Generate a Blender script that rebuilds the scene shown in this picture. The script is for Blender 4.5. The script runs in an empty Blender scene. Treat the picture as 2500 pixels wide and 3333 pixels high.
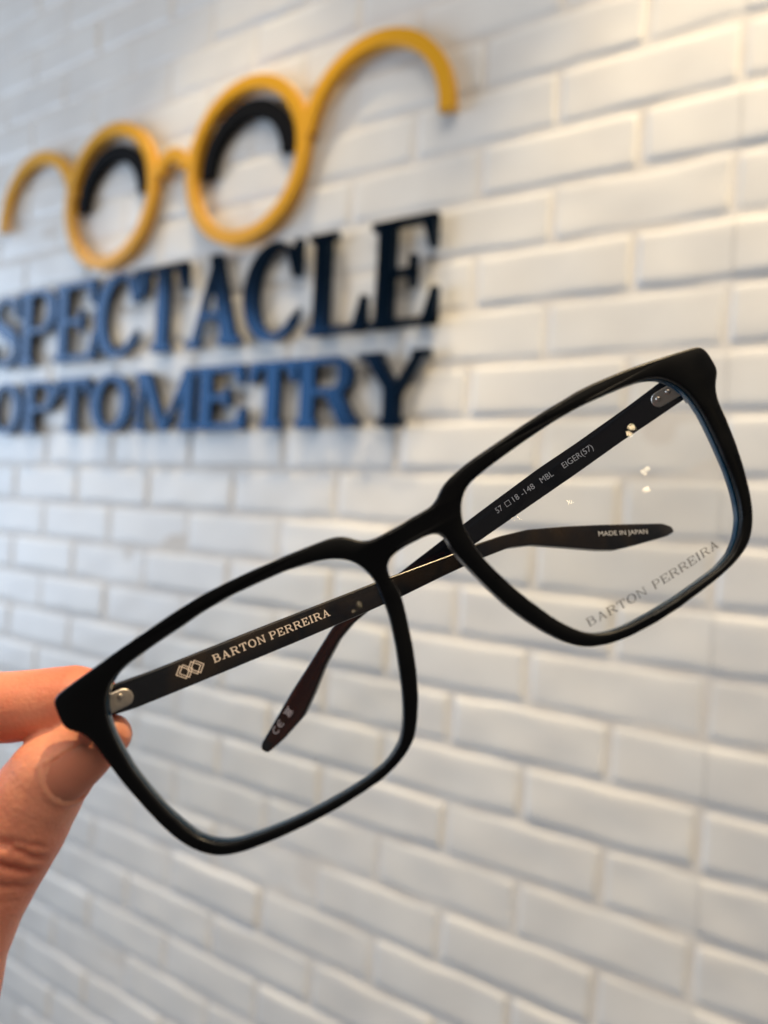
import bpy, bmesh, math, random
import numpy as np
from mathutils import Vector, Matrix
from mathutils.geometry import tessellate_polygon

rnd = random.Random(7)
scene = bpy.context.scene
col = scene.collection

# ------------------------------------------------------------------ camera
CAM = Vector((0.39346, -0.914905, 0.166861))
cam_d = bpy.data.cameras.new('camera')
cam = bpy.data.objects.new('camera', cam_d)
col.objects.link(cam)
cr = Matrix(((0.823409, -0.045762, 0.5656), (0.564973, -0.026883, -0.824671), (0.052943, 0.998591, 0.003718)))
cam.matrix_world = Matrix.Translation(CAM) @ cr.to_4x4()
cam_d.sensor_fit = 'HORIZONTAL'
cam_d.sensor_width = 36.0
cam_d.lens = 36.0 * 2560 / 2500
cam_d.clip_start = 0.01
cam_d.clip_end = 50
cam_d.dof.use_dof = True
cam_d.dof.focus_distance = 0.182
cam_d.dof.aperture_fstop = 11.3
scene.camera = cam

# ------------------------------------------------------------------ light
w = bpy.data.worlds.new('World')
scene.world = w
w.use_nodes = True
w.node_tree.nodes['Background'].inputs[0].default_value = (1.0, 0.93, 0.87, 1)
w.node_tree.nodes['Background'].inputs[1].default_value = 0.13
scene.view_settings.view_transform = 'Standard'
scene.view_settings.look = 'None'
scene.view_settings.exposure = 0.10
scene.view_settings.gamma = 1.0
scene.view_settings.use_curve_mapping = False


def area(name, loc, target, sx, sy, power, color, shape='RECTANGLE', spread=180):
    d = bpy.data.lights.new(name, 'AREA')
    d.shape = shape
    d.size = sx
    if shape in ('RECTANGLE', 'ELLIPSE'):
        d.size_y = sy
    d.energy = power
    d.color = color
    d.spread = math.radians(spread)
    o = bpy.data.objects.new(name, d)
    col.objects.link(o)
    o.location = loc
    o.rotation_euler = (Vector(target) - Vector(loc)).to_track_quat('-Z', 'Y').to_euler()
    return o


def spot(name, loc, target, power, color, angle, blend, radius):
    d = bpy.data.lights.new(name, 'SPOT')
    d.energy = power
    d.color = color
    d.spot_size = math.radians(angle)
    d.spot_blend = blend
    d.shadow_soft_size = radius
    o = bpy.data.objects.new(name, d)
    col.objects.link(o)
    o.location = loc
    o.rotation_euler = (Vector(target) - Vector(loc)).to_track_quat('-Z', 'Y').to_euler()
    return o


# cool daylight through the shop window on the left, soft overhead fill added to brighten the wall, warm downlights that wash the wall
area('window_light', (-3.0, -1.95, 0.33), (0.0, -1.95, 0.33), 3.1, 1.9, 84, (0.62, 0.78, 1.0))
area('overhead_fill_light', (0.9, -1.7, 2.3), (0.3, -0.3, 0.0), 1.9, 1.5, 37, (1.0, 0.87, 0.71))
spot('downlight_left', (-0.56, -0.46, 2.12), (-0.56, -0.46, 0.0), 82, (1.0, 0.77, 0.46), 46, 0.22, 0.03)
spot('downlight_right', (0.62, -0.50, 2.10), (0.62, -0.50, 0.0), 172, (1.0, 0.75, 0.42), 66, 0.30, 0.03)

# further lamps of the shop ceiling, seen as small glints in the lenses
for k, (x_, y_) in enumerate(((3.99, -1.71), (6.20, -2.32), (5.30, -2.00), (6.52, -4.73), (7.30, -7.60))):
    area('ceiling_spotlight', (x_, y_, 2.3), (x_, y_, 0), 0.11, 0.11, 1.6, (1.0, 0.76, 0.42), 'DISK')


# ------------------------------------------------------------------ helpers
def tag(o, label=None, cat=None, group=None, kind=None):
    if label: o['label'] = label
    if cat: o['category'] = cat
    if group: o['group'] = group
    if kind: o['kind'] = kind
    return o


def mat(name, base, rough=0.5, metal=0.0, **kw):
    m = bpy.data.materials.new(name)
    m.use_nodes = True
    b = m.node_tree.nodes['Principled BSDF']
    b.inputs['Base Color'].default_value = (*base, 1)
    b.inputs['Roughness'].default_value = rough
    b.inputs['Metallic'].default_value = metal
    for k, v in kw.items():
        b.inputs[k.replace('_', ' ')].default_value = v
    return m


def nodes(m):
    return m.node_tree.nodes, m.node_tree.links, m.node_tree.nodes['Principled BSDF']


def add_noise_color(m, c1, c2, scale, detail=4, lo=0.35, hi=0.65, distort=0.0):
    n, l, b = nodes(m)
    tc = n.new('ShaderNodeTexCoord'); nt = n.new('ShaderNodeTexNoise'); cr_ = n.new('ShaderNodeValToRGB')
    nt.inputs['Scale'].default_value = scale; nt.inputs['Detail'].default_value = detail
    nt.inputs['Distortion'].default_value = distort
    cr_.color_ramp.elements[0].position = lo; cr_.color_ramp.elements[0].color = (*c1, 1)
    cr_.color_ramp.elements[1].position = hi; cr_.color_ramp.elements[1].color = (*c2, 1)
    l.new(tc.outputs['Object'], nt.inputs['Vector']); l.new(nt.outputs['Fac'], cr_.inputs['Fac'])
    l.new(cr_.outputs['Color'], b.inputs['Base Color'])
    return cr_


def add_bump(m, scale, strength, dist, detail=6):
    n, l, b = nodes(m)
    tc = n.new('ShaderNodeTexCoord'); nt = n.new('ShaderNodeTexNoise'); bp = n.new('ShaderNodeBump')
    nt.inputs['Scale'].default_value = scale; nt.inputs['Detail'].default_value = detail
    bp.inputs['Strength'].default_value = strength; bp.inputs['Distance'].default_value = dist
    l.new(tc.outputs['Object'], nt.inputs['Vector']); l.new(nt.outputs['Fac'], bp.inputs['Height'])
    if b.inputs['Normal'].is_linked:
        pass
    l.new(bp.outputs['Normal'], b.inputs['Normal'])
    return bp


def mesh_obj(name, verts, faces, m, parent=None, smooth=30, loc=None, m2=None, seg=None, deep=0.9):
    me = bpy.data.meshes.new(name)
    me.from_pydata([tuple(v) for v in verts], [], [tuple(f) for f in faces])
    bm = bmesh.new(); bm.from_mesh(me); bmesh.ops.recalc_face_normals(bm, faces=bm.faces); bm.to_mesh(me); bm.free()
    me.materials.append(m)
    if m2:
        me.materials.append(m2)
        for k, d in enumerate(seg):
            if d >= deep: me.polygons[k].material_index = 1
        for k in range(len(seg) + (len(faces) - len(seg)) // 2, len(faces)): me.polygons[k].material_index = 1
    if smooth:
        me.polygons.foreach_set('use_smooth', [True] * len(me.polygons))
        me.set_sharp_from_angle(angle=math.radians(smooth))
    o = bpy.data.objects.new(name, me)
    col.objects.link(o)
    if parent: o.parent = parent
    if loc is not None: o.location = loc
    return o


def resample(pts, step, sigma, closed=True):
    P = np.array(pts, float)
    if closed: P = np.vstack([P, P[:1]])
    d = np.r_[0, np.cumsum(np.linalg.norm(np.diff(P, axis=0), axis=1))]
    n = max(8, int(round(d[-1] / step)))
    t = np.linspace(0, d[-1], n, endpoint=not closed)
    Q = np.stack([np.interp(t, d, P[:, 0]), np.interp(t, d, P[:, 1])], 1)
    if sigma > 0:
        r = int(math.ceil(3 * sigma / step)); k = np.exp(-0.5 * (np.arange(-r, r + 1) * step / sigma) ** 2); k /= k.sum()
        if closed:
            E = np.vstack([Q[-r:], Q, Q[:r]])
        else:
            E = np.vstack([2 * Q[0] - Q[1:r + 1][::-1], Q, 2 * Q[-1] - Q[-r - 1:-1][::-1]])
        Q = np.stack([np.convolve(E[:, i], k, 'valid') for i in (0, 1)], 1)
    return Q


def area2(P):
    x, y = P[:, 0], P[:, 1]
    return 0.5 * np.sum(x * np.roll(y, -1) - y * np.roll(x, -1))


def offset(P, d):
    """move every vertex of a closed loop d to the left of its travel"""
    a = np.roll(P, 1, 0); b = np.roll(P, -1, 0)
    e1 = P - a; e2 = b - P
    e1 /= np.linalg.norm(e1, axis=1)[:, None] + 1e-12; e2 /= np.linalg.norm(e2, axis=1)[:, None] + 1e-12
    n1 = np.stack([-e1[:, 1], e1[:, 0]], 1); n2 = np.stack([-e2[:, 1], e2[:, 0]], 1)
    n = n1 + n2; L = np.linalg.norm(n, axis=1)[:, None] + 1e-9; n /= L
    c = np.clip((n * n1).sum(1), 0.5, 1)[:, None]
    return P + n * d / c


SEG = []      # depth below the front of every wall face of the last solid


def solid(outer, holes, prof_out, prof_hole, mapf):
    """closed sheet body: outer loop with holes; profiles are lists of (depth, inset into the material)"""
    V = []; F = []; caps0 = []; caps1 = []
    SEG.clear()
    loops = [(outer if area2(outer) > 0 else outer[::-1], prof_out)] + [(h if area2(h) < 0 else h[::-1], prof_hole) for h in holes]
    for P, prof in loops:
        rings = []; dep_of = {}
        for dep, ins in prof:
            Q = offset(P, ins)
            st = len(V); dep_of[st] = dep
            V += [mapf(q[0], q[1], dep) for q in Q]
            rings.append((st, Q))
        n = len(P)
        for (a, _), (b, _) in zip(rings[:-1], rings[1:]):
            for i in range(n):
                j = (i + 1) % n
                F.append((a + i, a + j, b + j, b + i)); SEG.append(dep_of[a])
        caps0.append(rings[0]); caps1.append(rings[-1])
    for caps in (caps0, caps1):
        idx = []; polys = []
        for st, Q in caps:
            idx += list(range(st, st + len(Q)))
            polys.append([Vector((q[0], q[1], 0)) for q in Q])
        for t in tessellate_polygon(polys):
            F.append(tuple(idx[k] for k in t))
    return V, F


# ------------------------------------------------------------------ serif lettering (strokes of one capital, cap height 1)
def band(cx, cy, ro, ri, a0, a1, n=22):
    """arc band between two ellipses, angles in degrees"""
    A = np.radians(np.linspace(a0, a1, n))
    o = [(cx + ro[0] * math.cos(a), cy + ro[1] * math.sin(a)) for a in A]
    i = [(cx + ri[0] * math.cos(a), cy + ri[1] * math.sin(a)) for a in A]
    return o + i[::-1]


def rc(x0, y0, x1, y1): return [(x0, y0), (x1, y0), (x1, y1), (x0, y1)]


def glyph(ch, w, s, t, e):
    """w width, s thick stroke, t thin stroke, e serif overhang"""
    st = t
    def stem(x, th=None, a=True, b=True, eo=None):
        th = th or s; eo = e if eo is None else eo
        L = [rc(x, 0, x + th, 1)]
        if a: L.append(rc(x - eo, 1 - st, x + th + eo, 1))
        if b: L.append(rc(x - eo, 0, x + th + eo, st))
        return L
    def foot(c, wd, y=0): return [rc(c - wd / 2, y, c + wd / 2, y + st)]
    k = 1.1 * t
    if ch == 'I': return stem((w - s) / 2)
    if ch in 'EL':
        G = stem(e)
        G += [rc(e, 0, w, t), [(w, 0), (w, .34), (w - t * .8, .34), (w - t * 1.9, t * .9), (w - t * 1.9, 0)]]
        if ch == 'E':
            G += [rc(e, 1 - t, w * .95, 1), [(w * .95, 1), (w * .95, .69), (w * .95 - t * .8, .69), (w * .95 - t * 1.8, 1 - t * .9), (w * .95 - t * 1.8, 1)]]
            G += [rc(e + s * .5, .5 - t / 2, w * .68, .5 + t / 2), rc(w * .68 - t * .9, .35, w * .68, .65)]
        return G
    if ch == 'T':
        c = w / 2
        G = stem(c - s / 2, a=False)
        G += [rc(0, 1 - t, w, 1)]
        for m in (1, -1):
            G.append([(c + m * (w / 2), 1), (c + m * (w / 2), .68), (c + m * (w / 2 - t * .8), .68), (c + m * (w / 2 - t * 1.9), 1 - t * .9), (c + m * (w / 2 - t * 1.9), 1)])
        return G
    if ch in 'PRB':
        G = stem(e, a=False, b=False)
        yb = {'P': .42, 'R': .46, 'B': .52}[ch]
        bw = w * (.93 if ch == 'B' else 1.0 if ch == 'P' else .9)
        h = (1 - yb) / 2; x0 = e + s * .6; mx = max(x0, bw - h * 1.15)
        G += [rc(0, 1 - t, mx, 1), rc(x0, yb, mx, yb + t), band(mx, yb + h, (bw - mx, h), (bw - mx - s * .95, h - t), -90, 90)]
        if ch == 'P': G += [rc(0, 0, e * 2 + s, st)]
        if ch == 'R':
            G += [rc(0, 0, e * 2 + s, st), [(w * .44, yb + t), (w * .44 + s * 1.15, yb + t), (w * .97, st), (w * 1.03, st), (w * 1.03, 0), (w * .97 - s * 1.0, 0)]]
        if ch == 'B':
            h2 = (yb + t) / 2; m2 = max(x0, w - h2 * 1.15)
            G += [rc(0, 0, m2, t), rc(x0, yb, m2, yb + t), band(m2, h2, (w - m2, h2), (w - m2 - s, h2 - t), -90, 90)]
        return G
    if ch == 'A':
        ax = w / 2; f = .09 * w + .02
        G = [[(f, 0), (f + t * 1.25, 0), (ax + t * .4, .93), (ax - t * .2, 1)],
             [(w - f - s * .95, 0), (w - f + s * .2, 0), (ax + s * .45, 1), (ax - s * .45, 1)],
             rc(w * .27, .30, w * .68, .30 + t)]
        return G + foot(f + t * .5, 2 * e + t * 1.2) + foot(w - f - s * .35, 2 * e + s)
    if ch == 'N':
        G = stem(e, t * 1.1, a=False) + [rc(0, 1 - st, e + t, 1)] + stem(w - e - t * 1.1, t * 1.1, b=False)
        return G + [[(e - t * .2, 1), (e + s * .8, 1), (w - e, 0), (w - e - s * .7, 0)]]
    if ch == 'M':
        G = stem(e, t * 1.15, a=False) + [rc(0, 1 - st, e + s, 1)] + stem(w - e - s, s, a=False) + [rc(w - e - s, 1 - st, w, 1)]
        return G + [[(e, 1), (e + s * 1.1, 1), (w * .49 + s * .4, 0), (w * .49 - s * .25, 0)],
                    [(w * .49 - t * .2, 0), (w * .49 + t * .8, 0), (w - e - s * .2, 1), (w - e - s * .2 - t * 1.3, 1)]]
    if ch == 'Y':
        c = w / 2
        G = [rc(c - s / 2, 0, c + s / 2, .5)] + foot(c, s + 2.2 * e)
        G += [[(e * .8, 1), (e * .8 + s * 1.15, 1), (c + s * .5, .5), (c + s * .5, .36), (c - s * .5, .36), (c - s * .5, .5)],
              [(w - e * .9, 1), (w - e * .9 - t * 1.3, 1), (c + s * .5 - t * 1.3, .46), (c + s * .5, .42)]]
        return G + foot(e * .8 + s * .55, s + 2 * e, 1 - st) + foot(w - e * .9 - t * .6, t + 2.2 * e, 1 - st)
    if ch == 'O':
        ro = (w / 2, .515); ri = (w / 2 - s * 1.05, .515 - t)
        return [band(w / 2, .5, ro, ri, 0, 180, 34), band(w / 2, .5, ro, ri, 180, 360, 34)]
    if ch == 'C':
        ro = (w * .53, .515); cx = w * .53
        G = []
        A = np.radians(np.linspace(42, 322, 56))
        o = [(cx + ro[0] * math.cos(a), .5 + ro[1] * math.sin(a)) for a in A]
        i = []
        for a in A:
            th = t + (s * 1.1 - t) * max(0, -math.cos(a)) ** .8 if math.cos(a) < 0 else t * (1 + .25 * math.cos(a))
            i.append((cx + (ro[0] - th) * math.cos(a), .5 + (ro[1] - th * (1 if abs(math.sin(a)) > .3 else .6)) * math.sin(a)))
        G.append(o + i[::-1])
        G += [[(w * .86, .62), (w * .97, .62), (w * .97, 1.0), (w * .88, 1.0), (w * .82, .9), (w * .70, .93), (w * .76, .84)],
              [(w * .80, .19), (w * .98, .30), (w * .90, .13), (w * .78, .08)]]
        return G
    if ch == 'S':
        ctr = [(w * .86, .74), (w * .72, .91), (w * .47, .965), (w * .22, .88), (w * .15, .72), (w * .28, .59), (w * .52, .50), (w * .78, .39), (w * .86, .25), (w * .76, .10), (w * .48, .035), (w * .22, .10), (w * .10, .28)]
        C = resample(ctr, .02, .045, closed=False)
        T_ = np.gradient(C, axis=0); T_ /= np.linalg.norm(T_, axis=1)[:, None]
        N = np.stack([-T_[:, 1], T_[:, 0]], 1)
        u = np.linspace(-1, 1, len(C)); th = t + (s * 1.15 - t) * np.exp(-(u / .38) ** 2)
        return [[tuple(q) for q in (C + N * th[:, None] / 2)] + [tuple(q) for q in (C - N * th[:, None] / 2)][::-1],
                rc(w * .80, .66, w * .80 + t, .98), rc(w * .08, .02, w * .08 + t, .36)]
    raise ValueError(ch)


WID = {'S': .74, 'P': .78, 'E': .80, 'C': .82, 'T': .82, 'A': .92, 'L': .74, 'O': .90, 'M': 1.12, 'R': .90, 'Y': .88, 'B': .80, 'N': .92, 'I': .36}


def strokes_mesh(strokes, base, top, eps, mapf):
    V = []; F = []
    for k, S in enumerate(strokes):
        P = np.array(S, float)
        if area2(P) < 0: P = P[::-1]
        n = len(P); st = len(V); tp = top + eps * k
        V += [mapf(p[0], p[1], base) for p in P] + [mapf(p[0], p[1], tp) for p in P]
        for i in range(n):
            j = (i + 1) % n
            F.append((st + i, st + j, st + n + j, st + n + i))
        for tri in tessellate_polygon([[Vector((p[0], p[1], 0)) for p in P]]):
            F.append(tuple(st + q for q in tri)); F.append(tuple(st + n + q for q in tri))
    return V, F


def text_strokes(txt, s, t, e, gap=.12, space=.45, widths=None):
    x = 0; out = []
    for ch in txt:
        if ch == ' ':
            x += space; continue
        wd = WID[ch] * (widths or 1)
        out += [[(px + x, py) for px, py in S] for S in glyph(ch, wd, s, t, e)]
        x += wd + gap
    return out, x - gap

# ---- traced outlines of the glasses, millimetres in the glasses' own frame
OUT = [(-72.39, 19.4), (-71.89, 19.91), (-71.14, 20.08), (-67.49, 20.61), (-62.19, 21.19), (-56.96, 21.83), (-51.2, 22.36), (-45.65, 22.91), (-39.43, 23.24), (-33.71, 23.08), (-28.08, 22.71), (-22.53, 22.18), (-17.46, 21.63), (-13.5, 21.09), (-11.79, 20.61), (-10.31, 19.69), (-9.34, 18.6), (-8.3, 17.64), (-6.86, 17.04), (-4.78, 16.88), (-1.99, 16.87), (2.32, 17.02), (5.13, 17.05), (6.98, 17.23), (8.36, 17.89), (9.86, 19.11), (11.36, 19.91), (13.32, 20.47), (16.34, 21.07), (19.46, 21.44), (22.76, 21.75), (27.25, 22.17), (31.8, 22.62), (36.32, 22.92), (40.57, 23.05), (42.66, 23.25), (47.11, 23.13), (51.45, 22.77), (55.85, 22.33), (61.3, 21.54), (65.7, 20.82), (68.88, 20.26), (71.03, 19.87), (72.07, 19.54), (72.65, 18.89), (73.0, 17.53), (73.07, 15.3), (72.9, 13.37), (72.5, 12.91), (71.17, 11.56), (70.27, 10.24), (69.41, 8.04), (68.92, 3.95), (68.06, -1.06), (66.93, -5.67), (65.81, -9.15), (64.77, -12.01), (63.33, -14.97), (61.54, -17.41), (59.72, -19.17), (57.4, -20.43), (54.3, -21.44), (50.25, -22.15), (45.21, -22.65), (39.22, -23.13), (33.72, -23.26), (27.66, -22.89), (23.78, -22.18), (20.29, -20.96), (17.99, -19.5), (16.08, -17.51), (13.85, -14.28), (11.83, -10.71), (10.04, -6.75), (8.51, -2.32), (7.17, 2.46), (6.2, 6.47), (5.98, 7.49), (5.88, 8.87), (6.04, 10.56), (5.72, 11.66), (4.61, 12.43), (2.7, 12.72), (-1.22, 12.86), (-3.92, 12.67), (-5.56, 12.2), (-6.54, 11.17), (-6.9, 9.97), (-6.9, 9.08), (-6.69, 7.15), (-6.77, 5.04), (-7.44, 2.42), (-8.42, -0.79), (-9.32, -3.81), (-10.95, -8.14), (-13.07, -12.72), (-15.29, -16.29), (-17.28, -18.82), (-19.76, -20.46), (-22.39, -21.52), (-25.61, -22.36), (-29.66, -22.74), (-35.58, -23.03), (-41.27, -22.92), (-46.8, -22.54), (-51.3, -21.99), (-53.95, -21.59), (-56.64, -20.9), (-58.95, -19.85), (-60.97, -18.22), (-62.71, -16.07), (-64.19, -13.38), (-65.38, -10.19), (-66.41, -6.68), (-67.34, -2.96), (-68.19, 0.93), (-68.81, 4.93), (-69.16, 7.09), (-69.43, 9.03), (-69.91, 10.51), (-70.62, 11.77), (-72.55, 13.39), (-72.97, 14.46), (-72.85, 16.15), (-72.65, 18.38)]
LIN = [(-58.11, 18.58), (-60.19, 17.98), (-61.89, 16.98), (-63.28, 15.62), (-64.39, 13.73), (-65.09, 11.57), (-65.46, 8.87), (-65.52, 5.84), (-65.34, 1.49), (-64.51, -3.14), (-63.3, -8.14), (-61.72, -12.43), (-60.33, -15.25), (-58.51, -17.24), (-56.4, -18.68), (-53.99, -19.54), (-49.46, -20.34), (-44.06, -21.02), (-38.53, -21.4), (-32.77, -21.39), (-28.79, -21.15), (-25.02, -20.59), (-22.67, -19.81), (-20.14, -18.35), (-18.48, -16.41), (-17.1, -14.31), (-15.57, -11.31), (-14.31, -8.18), (-12.19, -2.59), (-10.63, 2.71), (-10.07, 5.84), (-9.64, 9.52), (-9.94, 11.45), (-10.69, 13.66), (-11.85, 15.47), (-13.5, 16.77), (-15.33, 17.73), (-17.82, 18.57), (-22.18, 19.49), (-23.83, 19.77), (-29.41, 20.24), (-35.04, 20.59), (-40.93, 20.43), (-46.1, 19.87), (-48.31, 19.74), (-52.42, 19.34), (-55.58, 18.94)]
RIN = [(9.99, 10.99), (10.97, 13.67), (11.93, 15.16), (13.54, 16.73), (15.61, 17.63), (18.65, 18.23), (23.18, 18.87), (28.92, 19.55), (33.33, 19.97), (37.52, 20.3), (43.14, 20.36), (48.62, 20.06), (52.97, 19.67), (56.5, 19.21), (58.55, 18.71), (60.24, 18.03), (61.73, 16.98), (63.63, 14.67), (64.56, 12.36), (64.96, 10.0), (65.15, 7.32), (64.85, 2.93), (64.37, -1.35), (63.82, -5.35), (62.87, -9.32), (61.91, -12.07), (60.68, -14.62), (58.16, -17.49), (55.06, -19.57), (51.26, -20.61), (46.29, -21.0), (40.33, -21.37), (33.67, -21.3), (28.78, -21.02), (24.92, -20.31), (22.36, -19.27), (20.16, -17.63), (18.33, -15.42), (16.69, -12.86), (15.79, -11.04), (13.93, -7.11), (12.3, -2.85), (11.18, 0.54), (10.27, 3.95), (9.95, 6.6)]
LT = [(6.28, 16.82), (13.22, 15.69), (33.28, 13.22), (44.02, 11.81), (65.38, 8.99), (85.25, 6.03), (94.69, 4.88), (102.48, 3.51), (111.02, 1.36), (122.08, -2.95), (132.24, -7.29), (142.02, -11.67), (152.69, -16.49), (155.2, -18.63), (155.23, -20.43)]
LB = [(3.29, 11.54), (7.45, 10.61), (19.99, 8.96), (40.88, 6.28), (59.21, 4.12), (69.96, 2.99), (82.69, 2.11), (94.47, 1.05), (103.21, -0.18), (109.9, -2.63), (118.68, -7.58), (127.94, -12.93), (133.11, -15.49), (141.3, -17.73), (151.74, -20.25)]
RT = [(5.05, 17.17), (12.64, 16.13), (26.6, 14.59), (36.84, 13.73), (51.61, 11.85), (65.66, 9.99), (82.15, 7.62), (96.14, 5.58), (108.15, 3.26), (114.75, 0.06), (122.49, -3.71), (130.28, -7.33), (141.74, -13.36), (149.33, -17.24), (150.88, -18.88), (149.66, -20.58)]
RB = [(2.44, 11.46), (10.56, 10.62), (17.58, 9.98), (30.58, 8.37), (41.28, 7.21), (59.36, 5.15), (69.16, 4.2), (82.41, 3.37), (95.63, 2.54), (101.9, 1.4), (108.38, -0.89), (116.52, -5.49), (124.38, -11.09), (131.24, -15.52), (141.74, -19.08), (148.15, -20.61)]

# ------------------------------------------------------------------ brick wall (wall face at y = 0, camera on the -y side)
PAINT = mat('white_brick_paint', (0.78, 0.78, 0.76), 0.38)
add_noise_color(PAINT, (0.74, 0.735, 0.72), (0.80, 0.80, 0.785), 9, 3)
add_bump(PAINT, 110, 0.25, 0.0012)
MORT = mat('painted_mortar', (0.70, 0.67, 0.63), 0.7)
add_noise_color(MORT, (0.68, 0.645, 0.60), (0.77, 0.755, 0.73), 14, 4)
add_bump(MORT, 200, 0.4, 0.0015)
HB, CP = 0.10534, 0.072
JX, JZ, DEP = 0.0065, 0.0065, 0.0025
def lerp(a, b, t): return a + (b - a) * t
_T = np.array([0, .25, .55, .8, 1.0])            # bevel samples
def axis_samples(L, bev, inner):
    a = _T * bev
    m = np.linspace(bev, L - bev, inner + 2)[1:-1]
    return np.r_[a, m, (L - _T * bev)[::-1]]
def prof(d, bev):
    t = np.clip(d / bev, 0, 1)
    return np.sqrt(np.clip(1 - (1 - t) ** 2, 0, 1))
V = []; F = []; nv = 0
nrng = np.random.default_rng(5)
def wav(seed, x, amp):
    r = np.random.default_rng(seed)
    f = r.uniform(25, 80, 4); p = r.uniform(0, 6.28, 4); a = r.uniform(.3, 1, 4)
    return amp * (a[:, None] * np.sin(f[:, None] * x[None, :] + p[:, None])).sum(0) / 2
def add_brick(x0, x1, z0, z1, seed, lift, cut0=False, cut1=False):
    global nv
    bx = 0.0100; bz = 0.0125
    X = axis_samples(x1 - x0, bx, 12) + x0
    Z = axis_samples(z1 - z0, bz, 5) + z0
    gx, gz = np.meshgrid(X, Z)
    dx = np.minimum(np.where(cut0, 1, gx - x0), np.where(cut1, 1, x1 - gx))
    dz = np.minimum(gz - z0, z1 - gz)
    h = prof(dx, bx) * prof(dz, bz)
    r = np.random.default_rng(seed)
    tilt = r.uniform(-.006, .006, 2)
    y = -h * (DEP + lift) - (gx - x0) * tilt[0] * h - (gz - z0) * tilt[1] * h
    y = y + .0006 * np.sin(gx * r.uniform(20, 60) + r.uniform(0, 6)) * np.sin(gz * r.uniform(30, 90)) * h
    # uneven hand-made edges
    wt = wav(seed * 4 + 1, X, .0013); wb = wav(seed * 4 + 2, X, .0013)
    tz = (gz - z0) / (z1 - z0)
    gz2 = gz + wt[None, :] * tz + wb[None, :] * (1 - tz)
    wl = wav(seed * 4 + 3, Z, .0008)
    gx2 = gx + wl[:, None] * (0 if (cut0 or cut1) else 1)
    nx, nz = len(X), len(Z)
    V.append(np.stack([gx2.ravel(), y.ravel() + .0005, gz2.ravel()], 1))
    ii, jj = np.meshgrid(np.arange(nx - 1), np.arange(nz - 1))
    a = (jj * nx + ii).ravel() + nv
    F.append(np.stack([a, a + 1, a + 1 + nx, a + nx], 1))
    nv += nx * nz
SEAM = 2 * HB
for j in range(-28, 22):
    z1 = -j * CP; z0 = z1 - CP + JZ
    for i in range(-32, 20):
        if (i + j) % 2: continue
        x0 = i * HB + nrng.uniform(-.0012, .0012); x1 = (i + 2) * HB - JX + nrng.uniform(-.0012, .0012)
        sd = (i + 60) * 131 + (j + 60)
        lf = nrng.uniform(-.001, .001)
        if x0 + .03 < SEAM < x1 - .03:
            add_brick(x0, SEAM - .0011, z0, z1, sd, lf, cut1=True)
            add_brick(SEAM - .0002, x1, z0, z1, sd, lf + .0009, cut0=True)
        else:
            add_brick(x0, x1, z0, z1, sd, lf)
V = np.vstack(V); F = np.vstack(F)
# mortar bed behind the bricks
mx0, mx1, mz0, mz1 = -32 * HB, 20 * HB, -22 * CP, 28 * CP
MV = np.array([[mx0, 0, mz0], [mx1, 0, mz0], [mx1, 0, mz1], [mx0, 0, mz1], [mx0, .12, mz0], [mx1, .12, mz0], [mx1, .12, mz1], [mx0, .12, mz1]])
MF = np.array([[0, 1, 2, 3], [5, 4, 7, 6], [4, 0, 3, 7], [1, 5, 6, 2], [3, 2, 6, 7], [4, 5, 1, 0]]) + len(V)
nb = len(F)
V = np.vstack([V, MV]); F = np.vstack([F, MF])
me = bpy.data.meshes.new('brick_wall')
me.vertices.add(len(V)); me.vertices.foreach_set('co', V.astype(np.float32).ravel())
me.loops.add(len(F) * 4); me.loops.foreach_set('vertex_index', F.astype(np.int32).ravel())
me.polygons.add(len(F)); me.polygons.foreach_set('loop_start', np.arange(0, len(F) * 4, 4, dtype=np.int32))
me.polygons.foreach_set('loop_total', np.full(len(F), 4, dtype=np.int32))
me.update(calc_edges=True)
me.materials.append(PAINT); me.materials.append(MORT)
mi = np.zeros(len(F), dtype=np.int32); mi[nb:] = 1
me.polygons.foreach_set('material_index', mi)
sm = np.ones(len(F), dtype=bool); sm[nb:] = False
me.polygons.foreach_set('use_smooth', sm)
me.update()
wall = bpy.data.objects.new('brick_wall', me); col.objects.link(wall)
tag(wall, 'white painted brick wall in running bond behind the sign and the held glasses', 'wall', kind=None)

# ------------------------------------------------------------------ sign on the wall
NAVY = mat('navy_acrylic', (0.008, 0.024, 0.050), 0.15, 0.92)
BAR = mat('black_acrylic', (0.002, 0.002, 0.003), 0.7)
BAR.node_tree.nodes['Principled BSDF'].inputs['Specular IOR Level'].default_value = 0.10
add_bump(NAVY, 30, 0.05, 0.002)
YEL = mat('yellow_acrylic', (0.76, 0.37, 0.008), 0.42)
add_bump(YEL, 30, 0.04, 0.002)
mm = .001
TOP = 0.021     # letter face stands this far off the wall, back edge just clear of the brick faces
def wallmap(x0, z0, sx, sz):
    return lambda x, z, d: (x0 + x * sx, -d, z0 + z * sz)
rowA = [('S', -1262, -1140), ('P', -1146, -1022), ('E', -1024, -893), ('C', -895, -770), ('T', -768, -650), ('A', -648, -516), ('C', -514, -393), ('L', -380, -272), ('E', -266, -155)]
rowB = [('O', -1246, -1128), ('P', -1119, -1012), ('T', -1006, -905), ('O', -897, -780), ('M', -768, -612), ('E', -609, -498), ('T', -489, -393), ('R', -392, -276), ('Y', -278, -162)]
ORD = ['first', 'second', 'third', 'fourth', 'fifth', 'sixth', 'seventh', 'eighth', 'last']
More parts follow.
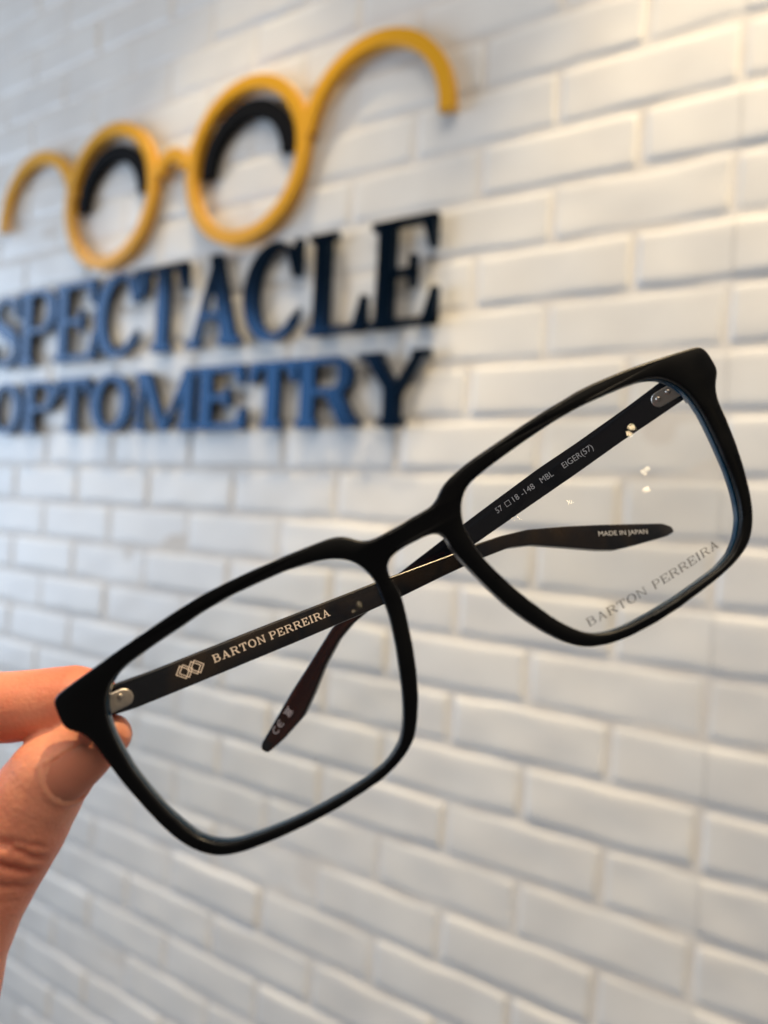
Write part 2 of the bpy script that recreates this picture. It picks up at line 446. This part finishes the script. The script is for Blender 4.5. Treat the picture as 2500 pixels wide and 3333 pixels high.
for row, z0, z1, word, s, t, e, grp in ((rowA, 418, 568, 'upper', .185, .075, .075, 'raised letters of the upper word on the wall'),
                                       (rowB, 281, 385, 'lower', .25, .105, .075, 'raised letters of the lower word on the wall')):
    H = (z1 - z0) * mm
    for k, (ch, a, b) in enumerate(row):
        wd = (b - a) * mm / H
        V_, F_ = strokes_mesh(glyph(ch, wd, s, t, e), 0.0092, TOP, 0.00012, wallmap(a * mm, z0 * mm, H, H))
        o = mesh_obj('sign_letter', V_, F_, NAVY, smooth=25)
        look = 'black' if (word == 'upper' and k >= 7) else 'dark navy' if k >= 6 else 'glossy blue'
        tag(o, f'{look} raised serif letter {ch}, {ORD[k]} letter of the {word} word on the brick wall', 'letter', grp)

logo = bpy.data.objects.new('spectacles_sign', None); col.objects.link(logo)
logo.location = (-.70, -.0092, .71)
tag(logo, 'yellow raised outline of round spectacles mounted on the brick wall above the words', 'sign')
def arcsolid(cx, cz, r1, r0, a0, a1, n, lo, hi, m, name, parent, origin, cap=0.0):
    A = np.radians(np.linspace(a0, a1, n))
    full = abs(a1 - a0) >= 360
    if full:
        A = A[:-1]
        out = np.array([(cx + r1 * math.cos(a), cz + r1 * math.sin(a)) for a in A]); inn = np.array([(cx + r0 * math.cos(a), cz + r0 * math.sin(a)) for a in A])
        V_, F_ = solid(out, [inn], [(lo, 0), (hi - .0015, 0), (hi, .0015)], [(lo, 0), (hi - .0015, 0), (hi, .0015)], lambda x, z, d: (x - origin[0], -d - origin[1], z - origin[2]))
    else:
        o = [(cx + r1 * math.cos(a), cz + r1 * math.sin(a)) for a in A]; i = [(cx + r0 * math.cos(a), cz + r0 * math.sin(a)) for a in A]
        V_, F_ = solid(np.array(o + i[::-1]), [], [(lo, 0), (hi - .001, 0), (hi, .001)], [], lambda x, z, d: (x - origin[0], -d - origin[1], z - origin[2]))
    return mesh_obj(name, V_, F_, m, parent, smooth=35)
OR = (-.70, -.0092, .71)
for cx, cz in ((-.527, .711), (-.873, .716)):
    arcsolid(cx, cz, .134, .1115, 0, 360, 97, .0092, .0240, YEL, 'rim', logo, OR)
arcsolid(-.700, .722, .046, .024, 8, 172, 30, .0092, .0236, YEL, 'bridge', logo, OR)
arcsolid(-.277, .708, .134, .1115, -3, 172, 60, .0092, .0232, YEL, 'temple_arm', logo, OR)
arcsolid(-1.108, .715, .132, .110, 8, 184, 60, .0092, .0232, YEL, 'temple_arm', logo, OR)
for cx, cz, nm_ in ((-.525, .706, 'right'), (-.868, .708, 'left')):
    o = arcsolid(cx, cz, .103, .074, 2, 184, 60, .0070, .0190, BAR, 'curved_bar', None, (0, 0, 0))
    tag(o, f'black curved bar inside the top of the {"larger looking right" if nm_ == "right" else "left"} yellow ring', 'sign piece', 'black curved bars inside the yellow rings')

# ------------------------------------------------------------------ eyeglasses (modelled in millimetres in their own frame, then placed)
GM = Matrix(((0.63471, -0.615899, -0.466703), (0.57037, 0.780868, -0.254801), (0.521365, -0.104469, 0.846915)))
GP = Vector((0.320807, -0.786734, 0.150083))
glasses = bpy.data.objects.new('eyeglasses', None); col.objects.link(glasses)
glasses.matrix_world = Matrix.Translation(GP) @ GM.to_4x4()
tag(glasses, 'matte black rectangular eyeglasses with half folded temples held in front of the camera', 'eyeglasses')

BLACK = mat('matte_black_acetate', (0.0012, 0.0014, 0.0020), 0.33)
TEAL = mat('dark_blue_acetate', (0.004, 0.045, 0.085), 0.20)
BLACK.node_tree.nodes['Principled BSDF'].inputs['Specular IOR Level'].default_value = 0.20
add_bump(BLACK, 900, 0.08, 0.00005)
n_, l_, b_ = nodes(BLACK)       # handling marks: the matte finish is polished unevenly
tc_ = n_.new('ShaderNodeTexCoord'); nt_ = n_.new('ShaderNodeTexNoise'); mr_ = n_.new('ShaderNodeMapRange')
nt_.inputs['Scale'].default_value = 70; nt_.inputs['Detail'].default_value = 5; nt_.inputs['Distortion'].default_value = 1.0
mr_.inputs['From Min'].default_value = .35; mr_.inputs['From Max'].default_value = .65; mr_.inputs['To Min'].default_value = .24; mr_.inputs['To Max'].default_value = .44
l_.new(tc_.outputs['Object'], nt_.inputs['Vector']); l_.new(nt_.outputs['Fac'], mr_.inputs['Value']); l_.new(mr_.outputs['Result'], b_.inputs['Roughness'])
TEMP = mat('acetate_painted_reflections', (0.01, 0.01, 0.012), 0.20)
ramp = add_noise_color(TEMP, (0.0010, 0.0014, 0.0030), (0.024, 0.014, 0.005), 45, 3, .42, .75, 1.5)  # brown mottling: reflections of the surroundings painted into the base colour
TEMPN = mat('navy_painted_reflections', (0.001, 0.002, 0.006), 0.14)
add_noise_color(TEMPN, (0.0008, 0.0012, 0.0035), (0.005, 0.0018, 0.0018), 45, 3, .45, .78, 1.5)  # faint red mottling paints reflections into the navy base colour
METAL = mat('hinge_metal', (0.52, 0.46, 0.40), 0.34, 1.0)
add_bump(METAL, 1500, 0.7, 0.0002)
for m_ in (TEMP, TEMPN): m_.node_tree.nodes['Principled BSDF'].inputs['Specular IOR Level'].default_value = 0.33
GOLD = mat('gold_print', (0.78, 0.66, 0.58), 0.45, 0.0)
GREYP = mat('grey_print', (0.60, 0.60, 0.62), 0.5)
LPR = mat('lens_print', (0.10, 0.085, 0.075), 0.6)
n_, l_, b_ = nodes(LPR)
b_.inputs['Alpha'].default_value = 0.92
GL = bpy.data.materials.new('clear_lens'); GL.use_nodes = True
n_ = GL.node_tree.nodes; l_ = GL.node_tree.links; n_.remove(n_['Principled BSDF'])
tr = n_.new('ShaderNodeBsdfTransparent'); gl_ = n_.new('ShaderNodeBsdfGlossy'); fr = n_.new('ShaderNodeFresnel'); mx = n_.new('ShaderNodeMixShader')
tr.inputs[0].default_value = (.985, .985, .98, 1); gl_.inputs['Roughness'].default_value = 0.0; gl_.inputs['Color'].default_value = (.55, .55, .58, 1); fr.inputs[0].default_value = 1.5
geo = n_.new('ShaderNodeNewGeometry'); iorm = n_.new('ShaderNodeMix'); iorm.data_type = 'FLOAT'
iorm.inputs[2].default_value = 1.5; iorm.inputs[3].default_value = 1 / 1.5
l_.new(geo.outputs['Backfacing'], iorm.inputs[0]); l_.new(iorm.outputs[0], fr.inputs[0]); l_.new(fr.outputs[0], mx.inputs[0]); l_.new(tr.outputs[0], mx.inputs[1]); l_.new(gl_.outputs[0], mx.inputs[2])
l_.new(mx.outputs[0], n_['Material Output'].inputs[0])

RC = 500.0      # face-form radius of the front
def fmap(x, z, d): return (x * mm, (x * x / (2 * RC) + d) * mm, z * mm)
out = resample(OUT, .45, .75); lin = resample(LIN, .45, .8); rin = resample(RIN, .45, .8)
TH = 4.3
PO = [(0, .55), (.12, .28), (.35, .07), (.7, 0), (TH - .6, 0), (TH - .15, .2), (TH, .5)]
PH = [(0, .45), (.10, .22), (.28, .06), (.55, 0), (1.5, 0.05), (1.62, .5), (2.1, .5), (2.22, .05), (TH - .6, 0), (TH - .15, .2), (TH, .5)]
V_, F_ = solid(out, [lin, rin], PO, PH, fmap)
frame = mesh_obj('front_frame', V_, F_, BLACK, glasses, smooth=40, m2=TEAL, seg=list(SEG), deep=1.5)

def lens(loop, cx, cz, dome_r):
    P = offset(loop if area2(loop) > 0 else loop[::-1], -0.45)
    P = P[::2]
    rm2 = 27.0 ** 2
    V = []; F = []; n = len(P)
    K = [0.0, .12, .25, .4, .55, .7, .82, .92, 1.0]
    for side, y0, R_ in ((0, 1.62, dome_r), (1, 2.10 + .35, dome_r * .86)):
        st = len(V)
        V.append(fmap(cx, cz, y0 - rm2 / (2 * R_)))
        for k in K[1:]:
            for q in P:
                x = cx + (q[0] - cx) * k; z = cz + (q[1] - cz) * k
                rho2 = (x - cx) ** 2 + (z - cz) ** 2
                V.append(fmap(x, z, y0 - (rm2 - rho2) / (2 * R_)))
        for i in range(n):
            F.append((st, st + 1 + i, st + 1 + (i + 1) % n))
        for r in range(len(K) - 2):
            a = st + 1 + r * n
            for i in range(n):
                j = (i + 1) % n
                F.append((a + i, a + n + i, a + n + j, a + j))
    a = 1 + (len(K) - 2) * n; b = len(V) - n
    for i in range(n):
        j = (i + 1) % n
        F.append((a + i, a + j, b + j, b + i))
    return V, F
LENSES = {}
for nm_, loop, cx in (('left', lin, -37.6), ('right', rin, 37.6)):
    V_, F_ = lens(loop, cx, 0.0, 230.0)
    LENSES[nm_] = mesh_obj('lens', V_, F_, GL, glasses, smooth=50)
tag(LENSES['right'], 'clear lens with grey maker name printed near its lower edge')
def lens_y(x, z, cx=37.6, R_=230.0):
    return x * x / (2 * RC) + 1.62 - (27.0 ** 2 - ((x - cx) ** 2 + z * z)) / (2 * R_)
# maker name on the right lens
st_, wd_ = text_strokes('BARTON PERREIRA', .115, .06, .075, gap=.20, space=.62, widths=1.0)
L_ = 53.4 - 21.95; sc_ = L_ / wd_; H_ = 1.62
def lp(x, z, d):
    X = 21.95 + x * sc_; s = x / wd_
    Z = -17.5 - .35 * 4 * s * (1 - s) + .25 * s + z * H_
    return (X * mm, (lens_y(X, Z) - .03 - d) * mm, Z * mm)
V_, F_ = strokes_mesh(st_, 0.0, 0.01, 0.0008, lp)
mesh_obj('printed_name', V_, F_, LPR, LENSES['right'], smooth=0)

# temples
def temple(sgn, deg, top, bot, th, m):
    a = math.radians(deg)
    u = np.array([-sgn * math.sin(a), math.cos(a)]); aw = np.array([sgn * math.cos(a), math.sin(a)])
    H0 = np.array([sgn * 68.5, 11.0])
    def mp(uu, z, d):
        # gentle inward bow of the arm along its length, thinner towards the tip
        tt = th * (1.0 - .30 * max(0, min(1, uu / 150.0)))
        p = H0 + u * uu + aw * (d * tt / th)
        return (p[0] * mm, p[1] * mm, z * mm)
    tp = np.array([(0.6, top[0][1] + (top[0][0] - .6) * .14)] + list(top)); bt = np.array([(0.6, bot[0][1] + .25)] + list(bot))
    loop = np.vstack([bt, tp[::-1]])
    P = resample(loop, .5, .5)
    pr = [(0, .45), (.10, .2), (.3, .05), (.55, 0), (th - .8, 0), (th - .3, .2), (th, .7)]
    V_, F_ = solid(P, [], pr, pr, mp)
    o = mesh_obj('temple', V_, F_, m, glasses, smooth=40, m2=TEAL, seg=list(SEG), deep=.9)
    return o, mp
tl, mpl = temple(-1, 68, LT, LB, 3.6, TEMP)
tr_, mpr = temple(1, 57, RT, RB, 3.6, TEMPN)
tag(tl, 'half folded dark temple with painted brown reflections carrying a double diamond emblem and maker name')
tag(tr_, 'half folded navy temple carrying size numbers')

def hinge(mp, parent, dirn, u0, u1, z0, z1, rivets, skew):
    # stamped plate with a rounded end lying on the inner face, with rivet heads
    r = (z1 - z0) / 2; zc = (z0 + z1) / 2
    pts = [(u0, z0)]
    for a in np.radians(np.linspace(-90, 90, 16)): pts.append((u1 - r + r * math.cos(a), zc + r * math.sin(a)))
    pts.append((u0, z1))
    P = resample([(p[0], p[1] + skew * (p[0] - u0)) for p in pts], .25, .12)
    V_, F_ = solid(P, [], [(.2, 0), (-.18, 0), (-.30, .12), (-.34, .3)], [], mp)
    base = len(V_)
    for (ru, rz, rr) in rivets:
        st = len(V_); N = 16; rings = 5
        for k in range(rings):
            ph = (k / (rings - 1)) * math.pi / 2
            for q in range(N):
                t_ = q * 2 * math.pi / N
                V_.append(mp(ru + rr * math.cos(ph) * math.cos(t_), rz + rr * math.cos(ph) * math.sin(t_), -.30 - rr * .75 * math.sin(ph)))
        for k in range(rings - 1):
            for q in range(N):
                q2 = (q + 1) % N
                F_.append((st + k * N + q, st + k * N + q2, st + (k + 1) * N + q2, st + (k + 1) * N + q))
    mesh_obj('hinge_plate', V_, F_, METAL, parent, smooth=35)
hinge(mpl, tl, 1, -1.5, 7.6, 12.3, 15.9, [(5.3, 14.2, .62), (2.0, 14.6, .6)], -.06)
hinge(mpr, tr_, -1, -1.5, 7.9, 12.7, 16.0, [(6.35, 14.25, .6), (3.95, 14.6, .6)], -.03)
# hinge knuckles joining temple and front
for sgn, par in ((-1, tl), (1, tr_)):
    V_ = []; F_ = []
    for z in (10.6, 13.7, 15.0):
        st = len(V_); N = 14
        for zz in (z, z + 1.1):
            for q in range(N):
                t_ = q * 2 * math.pi / N
                V_.append(((sgn * 67.2 + 1.3 * math.cos(t_)) * mm, (10.2 + 1.3 * math.sin(t_)) * mm, zz * mm))
        for q in range(N):
            q2 = (q + 1) % N; F_.append((st + q, st + q2, st + N + q2, st + N + q))
        F_.append(tuple(range(st, st + N))); F_.append(tuple(range(st + N, st + 2 * N)))
    mesh_obj('hinge_knuckle', V_, F_, METAL, par, smooth=40)

# writing on the temples
def along(mp, p0, p1, H, flip, wd, lift=.02):
    """map text units to the inner face: baseline from p0 to p1 (u,z), cap height H"""
    p0 = np.array(p0); p1 = np.array(p1); d = (p1 - p0) / wd; ux = (p1 - p0) / np.linalg.norm(p1 - p0)
    up = np.array([-ux[1], ux[0]]) if not flip else np.array([ux[1], -ux[0]])
    def f(x, z, dd):
        q = p0 + d * x + up * z * H
        return mp(q[0], q[1], -lift - dd)
    return f
st_, wd_ = text_strokes('BARTON PERREIRA', .15, .095, .09, gap=.17, space=.40)
V_, F_ = strokes_mesh(st_, 0.0, 0.012, 0.0006, along(mpl, (24.4, 10.85), (51.8, 7.45), 1.66, False, wd_))
mesh_obj('printed_name', V_, F_, GOLD, tl, smooth=0)
# double diamond emblem: two interlocked outlined parallelograms, each drawn twice with an offset
def outline(P, t):
    P = np.array(P, float)
    if area2(P) < 0: P = P[::-1]
    Q = offset(P, t); L = []
    for i in range(len(P)):
        j = (i + 1) % len(P); L.append([P[i], P[j], Q[j], Q[i]])
    return L
EM = []
for cx_ in (-1.05, -.60, .60, 1.05):
    EM += outline([(cx_ - 1.04, 0), (cx_, -1.0), (cx_ + 1.04, 0), (cx_, 1.0)], .13)
def emb(x, z, dd):
    return mpl(19.5 + x * 1.46, 12.15 + z * 1.55 - x * 1.46 * .125, -.02 - dd)
V_, F_ = strokes_mesh(EM, 0.0, 0.012, 0.001, emb)
mesh_obj('diamond_emblem', V_, F_, GOLD, tl, smooth=0)

def font_mesh(txt, name, m, parent, mp, p0, p1, H, flip=False, bold=0.0):
    cu = bpy.data.curves.new('t', 'FONT'); cu.body = txt; cu.size = 1; cu.resolution_u = 4; cu.offset = bold
    ob = bpy.data.objects.new('t', cu); col.objects.link(ob)
    dg = bpy.context.evaluated_depsgraph_get(); dg.update()
    m2 = bpy.data.meshes.new_from_object(ob.evaluated_get(dg))
    co = np.array([v.co[:] for v in m2.vertices]); fs = [tuple(p.vertices) for p in m2.polygons]
    bpy.data.objects.remove(ob); bpy.data.curves.remove(cu); bpy.data.meshes.remove(m2)
    x0, x1 = co[:, 0].min(), co[:, 0].max(); cap = 0.73
    f = along(mp, p0, p1, H, flip, x1 - x0)
    return [f(c[0] - x0, c[1] / cap, .01) for c in co], fs
def join_text(parts, name, m, parent):
    V = []; F = []
    for v, f in parts:
        b = len(V); V += v; F += [tuple(b + k for k in q) for q in f]
    mesh_obj(name, V, F, m, parent, smooth=0)
# on the right temple the reading direction runs towards the hinge (u falling)
ps = [font_mesh('57', '', None, None, mpr, (50.7, 9.05), (48.9, 9.22), 1.42, True),
      font_mesh('18', '', None, None, mpr, (45.6, 9.55), (44.0, 9.70), 1.42, True),
      font_mesh('-148', '', None, None, mpr, (43.2, 9.80), (39.5, 10.12), 1.42, True),
      font_mesh('MBL', '', None, None, mpr, (37.6, 10.30), (34.2, 10.60), 1.42, True),
      font_mesh('EIGER(57)', '', None, None, mpr, (31.4, 10.85), (23.4, 11.55), 1.42, True)]
sq = [(47.9, 9.30), (46.5, 9.43), (46.62, 10.72), (48.02, 10.59)]
V_, F_ = strokes_mesh(outline(sq, .13), 0, .01, .001, lambda x, z, d: mpr(x, z, -.02 - d))
join_text(ps + [(V_, F_)], 'printed_size', GREYP, tr_)
join_text([font_mesh('MADE IN JAPAN', '', None, None, mpl, (130.2, -9.9), (145.9, -16.65), 1.35, False, 0)], 'printed_origin', GREYP, tl)
# CE mark and a crossed-out bin pictogram at the end of the right temple (reading towards the hinge)
ce = [band(0.5, .5, (.5, .5), (.36, .36), 60, 300, 18), band(1.5, .5, (.5, .5), (.36, .36), 60, 300, 18), rc(1.1, .43, 1.62, .57)]
bin_ = [rc(2.75, .18, 2.87, .85), rc(3.33, .18, 3.45, .85), rc(2.75, .12, 3.45, .24), rc(2.62, .85, 3.58, .95), rc(3.0, .95, 3.2, 1.05), rc(3.05, .24, 3.12, .8),
        [(2.55, 0), (2.67, 0), (3.65, 1.05), (3.53, 1.05)], [(3.53, 0), (3.65, 0), (2.67, 1.05), (2.55, 1.05)], rc(2.8, -.12, 3.4, 0)]
V_, F_ = strokes_mesh(ce + bin_, 0, .012, .001, along(mpr, (143.0, -17.1), (133.2, -12.7), 2.0, True, 3.65))
mesh_obj('printed_mark', V_, F_, GREYP, tr_, smooth=0)

# a few specks of lint on the lenses
LINT = mat('lint', (0.25, 0.22, 0.2), .9)
def speck(x, z, cx, parent, L):
    y = lens_y(x, z, cx) - .05
    P = [(x - L / 2, z), (x - L * .1, z + L * .16), (x + L / 2, z - L * .05), (x - L * .05, z - L * .12)]
    V = [(p[0] * mm, y * mm, p[1] * mm) for p in P] + [(p[0] * mm, (y - .08) * mm, p[1] * mm) for p in P]
    F = [(0, 1, 2, 3), (4, 5, 6, 7), (0, 1, 5, 4), (1, 2, 6, 5), (2, 3, 7, 6), (3, 0, 4, 7)]
    mesh_obj('lint_speck', V, F, LINT, parent, smooth=0)
speck(-35.0, -13.2, -37.6, LENSES['left'], .55)
speck(24.5, 2.0, 37.6, LENSES['right'], .22)

# ------------------------------------------------------------------ the hand
SK = mat('skin', (0.55, 0.20, 0.10), 0.42)
n_, l_, b_ = nodes(SK)
rampk = add_noise_color(SK, (0.68, 0.16, 0.085), (0.84, 0.36, 0.23), 30, 4, .35, .7)
b_.inputs['Subsurface Weight'].default_value = 0.35
b_.inputs['Subsurface Radius'].default_value = (1.0, 0.30, 0.12)
b_.inputs['Subsurface Scale'].default_value = 0.006
b_.inputs['Specular IOR Level'].default_value = 0.4
add_bump(SK, 1000, 0.6, 0.0003, 6)
NAIL = mat('nail', (0.66, 0.23, 0.15), 0.46)
NAIL.node_tree.nodes['Principled BSDF'].inputs['Specular IOR Level'].default_value = 0.3
nb_ = NAIL.node_tree.nodes['Principled BSDF']; nb_.inputs['Subsurface Weight'].default_value = .3; nb_.inputs['Subsurface Scale'].default_value = .003

chains = {
    'index': [((-70.0, 19.5, 16.6), 4.8), ((-71.0, 19.5, 17.0), 5.9), ((-74.0, 20.0, 18.5), 6.8), ((-79.0, 20.5, 20.3), 7.05), ((-85.5, 21.0, 23.0), 7.2), ((-92.0, 22.0, 26.2), 7.3), ((-101.0, 23.0, 29.3), 7.9), ((-108.0, 24.0, 30.8), 8.6), ((-116.0, 23.0, 30.0), 8.5), ((-132.0, 20.0, 24.0), 9.4), ((-150.0, 16.0, 12.0), 11.5)],
    'thumb': [((-69.0, 15.0, 8.4), 4.3), ((-72.0, 15.0, 8.7), 5.5), ((-77.3, 15.2, 8.4), 6.6), ((-83.3, 16.0, 7.2), 8.2), ((-88.5, 17.0, 4.4), 8.9), ((-93.3, 17.8, 1.6), 9.4), ((-97.0, 18.0, -0.4), 9.7), ((-101.2, 18.0, -3.6), 9.2), ((-106.6, 17.5, -7.6), 9.0), ((-112.5, 17.0, -12.6), 9.2), ((-120.0, 17.0, -20.5), 10.2), ((-128.0, 17.0, -28.0), 11.6), ((-143.0, 20.0, -40.0), 14.5), ((-160.0, 24.0, -54.0), 17.0)],
    'middle': [((-146.0, 50.0, -14.0), 6.4), ((-140.0, 53.0, -4.0), 7.2), ((-133.0, 52.0, 8.0), 8.0), ((-130.0, 46.0, 18.0), 8.8), ((-142.0, 38.0, 20.0), 9.2), ((-162.0, 30.0, 8.0), 11.5)],
    'ring': [((-158.0, 58.0, -26.0), 6.2), ((-150.0, 62.0, -16.0), 7.0), ((-143.0, 62.0, -4.0), 7.8), ((-142.0, 56.0, 6.0), 8.5), ((-154.0, 48.0, 8.0), 9.0), ((-172.0, 40.0, -4.0), 11.2)],
    'little': [((-170.0, 62.0, -38.0), 5.4), ((-162.0, 66.0, -30.0), 6.2), ((-156.0, 67.0, -19.0), 6.8), ((-157.0, 62.0, -10.0), 7.4), ((-168.0, 55.0, -8.0), 8.2), ((-182.0, 48.0, -18.0), 10.4)],
    'palm1': [((-150.0, 18.0, 10.0), 12.0), ((-166.0, 22.0, -10.0), 15.0), ((-184.0, 28.0, -40.0), 18.0)],
    'palm2': [((-162.0, 30.0, 6.0), 12.0), ((-178.0, 32.0, -14.0), 15.0), ((-194.0, 34.0, -46.0), 18.0)],
    'palm3': [((-172.0, 40.0, -4.0), 12.0), ((-186.0, 40.0, -24.0), 15.0), ((-200.0, 40.0, -52.0), 18.0)],
    'palm4': [((-182.0, 48.0, -18.0), 11.0), ((-194.0, 46.0, -34.0), 14.0), ((-208.0, 44.0, -62.0), 18.0)],
    'web': [((-150.0, 18.0, 4.0), 11.0), ((-150.0, 20.0, -18.0), 12.0), ((-152.0, 22.0, -38.0), 15.0)],
    'base': [((-160.0, 24.0, -54.0), 17.0), ((-184.0, 30.0, -60.0), 20.0), ((-208.0, 40.0, -66.0), 20.0), ((-232.0, 40.0, -104.0), 25.0), ((-262.0, 42.0, -150.0), 29.0), ((-292.0, 44.0, -200.0), 33.0)],
}
bm = bmesh.new()
for nm_, ch in chains.items():
    P = [np.array(c[0]) for c in ch]; R_ = [c[1] for c in ch]
    for k in range(len(P) - 1):
        L = np.linalg.norm(P[k + 1] - P[k]); n = max(2, int(L / 1.2) if nm_ in ('index', 'thumb') else int(L / 3))
        for q in range(n):
            t_ = q / n
            # smooth radius blend
            r = R_[k] + (R_[k + 1] - R_[k]) * (3 * t_ * t_ - 2 * t_ ** 3)
            c = P[k] + (P[k + 1] - P[k]) * t_
            bmesh.ops.create_icosphere(bm, subdivisions=3 if r > 5 else 2, radius=r * mm, matrix=Matrix.Translation(Vector(c) * mm))
me = bpy.data.meshes.new('person'); bm.to_mesh(me); bm.free()
hand = bpy.data.objects.new('person', me); col.objects.link(hand)
hand.matrix_world = glasses.matrix_world.copy()
md = hand.modifiers.new('r', 'REMESH'); md.mode = 'VOXEL'; md.voxel_size = 0.00055
md2 = hand.modifiers.new('s', 'SMOOTH'); md2.iterations = 14; md2.factor = 0.5
dg = bpy.context.evaluated_depsgraph_get(); dg.update()
m2 = bpy.data.meshes.new_from_object(hand.evaluated_get(dg))
hand.modifiers.clear(); hand.data = m2; m2.name = 'person'
m2.materials.clear(); m2.materials.append(SK)
# skin folds over the thumb joint, the fold of the fingertip and the nail bed
co = np.empty(len(m2.vertices) * 3, np.float32); m2.vertices.foreach_get('co', co); co = co.reshape(-1, 3) * 1000
no = np.empty(len(m2.vertices) * 3, np.float32); m2.vertices.foreach_get('normal', no); no = no.reshape(-1, 3)
disp = np.zeros(len(co))
def crease(a, b, width, depth, bow=0.0, ymax=18.0):
    """groove along the line a-b (x,z in mm) on the side that faces the camera"""
    a = np.array(a); b = np.array(b); d = b - a; L = np.linalg.norm(d); d /= L; nrm = np.array([-d[1], d[0]])
    q = co[:, [0, 2]] - a; s = q @ d; t_ = q @ nrm
    t_ = t_ - bow * np.sin(np.clip(s / L, 0, 1) * math.pi) - .12 * np.sin(s * 2.3)
    w_ = np.clip(s / 1.5, 0, 1) * np.clip((L - s) / 1.5, 0, 1)
    return -depth * np.exp(-(t_ / width) ** 2) * w_ * (co[:, 1] < ymax)
for c in [((-96.2, 4.6), (-89.6, -6.2), .6, .85, .7), ((-93.0, 1.8), (-87.6, -4.6), .5, .5, .4), ((-99.8, 1.6), (-91.8, -7.6), .7, .95, .8), ((-98.4, .8), (-92.6, -6.6), .5, .5, .2),
          ((-102.4, -1.4), (-94.2, -9.6), .6, .6, .5), ((-88.0, 4.0), (-84.8, -1.4), .3, .12, .3), ((-104.0, -3.8), (-97.0, -11.0), .4, .15, .3)]:
    disp += crease(*c)
# fullness between the folds
def bulge(c, r, h, ymax=18.0):
    q = co[:, [0, 2]] - np.array(c); return h * np.exp(-(q ** 2).sum(1) / (2 * r * r)) * (co[:, 1] < ymax)
disp += bulge((-89.6, -3.6), 1.8, .5) + bulge((-92.6, -5.8), 1.4, .35) + bulge((-95.6, -1.5), 2.0, .3)
disp += crease((-68.5, 10.8), (-66.0, 5.4), .28, .18, 0, 30)
ax0 = np.array([-81.2, 15.9, 7.5]); ax1 = np.array([-70.5, 15.0, 8.7])
axd = (ax1 - ax0) / np.linalg.norm(ax1 - ax0)
nc = np.array([.22, -.85, -.42]); nc -= axd * (nc @ axd); nc /= np.linalg.norm(nc); sd_ = np.cross(axd, nc)
# the skin fold that frames the nail
q = co - ax0; sa = q @ axd; pe = q - sa[:, None] * axd; an_ = np.arctan2(pe @ sd_, pe @ nc); pr_ = np.linalg.norm(pe, axis=1)
g_ = np.clip(an_ / math.radians(41), -1, 1)
dout = np.maximum((np.abs(an_) - math.radians(41)) * pr_, (.3 + 1.5 * g_ * g_) - sa)
near = (pr_ < 10.5) & (sa > -4) & (sa < 11)
disp += np.where(near, .40 * np.exp(-((dout - .75) / .55) ** 2) * np.clip((11 - sa) / 3, 0, 1) - .22 * np.exp(-((dout - .05) / .30) ** 2), 0)
co += no * disp[:, None]
m2.vertices.foreach_set('co', (co / 1000).astype(np.float32).ravel()); m2.update()
m2.polygons.foreach_set('use_smooth', [True] * len(m2.polygons))
tag(hand, 'hand with thumb and index finger pinching the left corner of the black glasses', 'person')

# thumbnail: thin curved plate wrapped on the thumb, its centre turned to the lower right
V_ = []; F_ = []; NU, NW = 22, 18
for lay in (0, 1):
    for i in range(NU):
        f_ = i / (NU - 1)
        for k in range(NW):
            g = -1 + 2 * k / (NW - 1)
            # rounded cuticle and rounded free edge
            s_ = f_ * 10.6 + (1 - f_) * 1.5 * g * g - f_ * 1.6 * g * g
            c = ax0 + axd * (s_ + .3)
            rad = 8.0 - 2.1 * (s_ / 10.6) - 1.6 * max(0, (s_ / 10.6) - .5) ** 1.5
            an = g * math.radians(41)
            edge = .30 * abs(g) ** 4 + .30 * (1 - min(1, f_ * 5))
            rr = rad + .16 - edge - (.45 if lay else 0)
            V_.append(tuple((c + (nc * math.cos(an) + sd_ * math.sin(an)) * rr) * mm))
M_ = NU * NW
for i in range(NU - 1):
    for k in range(NW - 1):
        a = i * NW + k
        F_.append((a, a + 1, a + NW + 1, a + NW)); F_.append((M_ + a, M_ + a + NW, M_ + a + NW + 1, M_ + a + 1))
bd = [k for k in range(NW)] + [i * NW + NW - 1 for i in range(1, NU)] + [(NU - 1) * NW + k for k in range(NW - 2, -1, -1)] + [i * NW for i in range(NU - 2, 0, -1)]
for q in range(len(bd)):
    a, b = bd[q], bd[(q + 1) % len(bd)]; F_.append((a, b, M_ + b, M_ + a))
nail = mesh_obj('thumbnail', V_, F_, NAIL, hand, smooth=50)
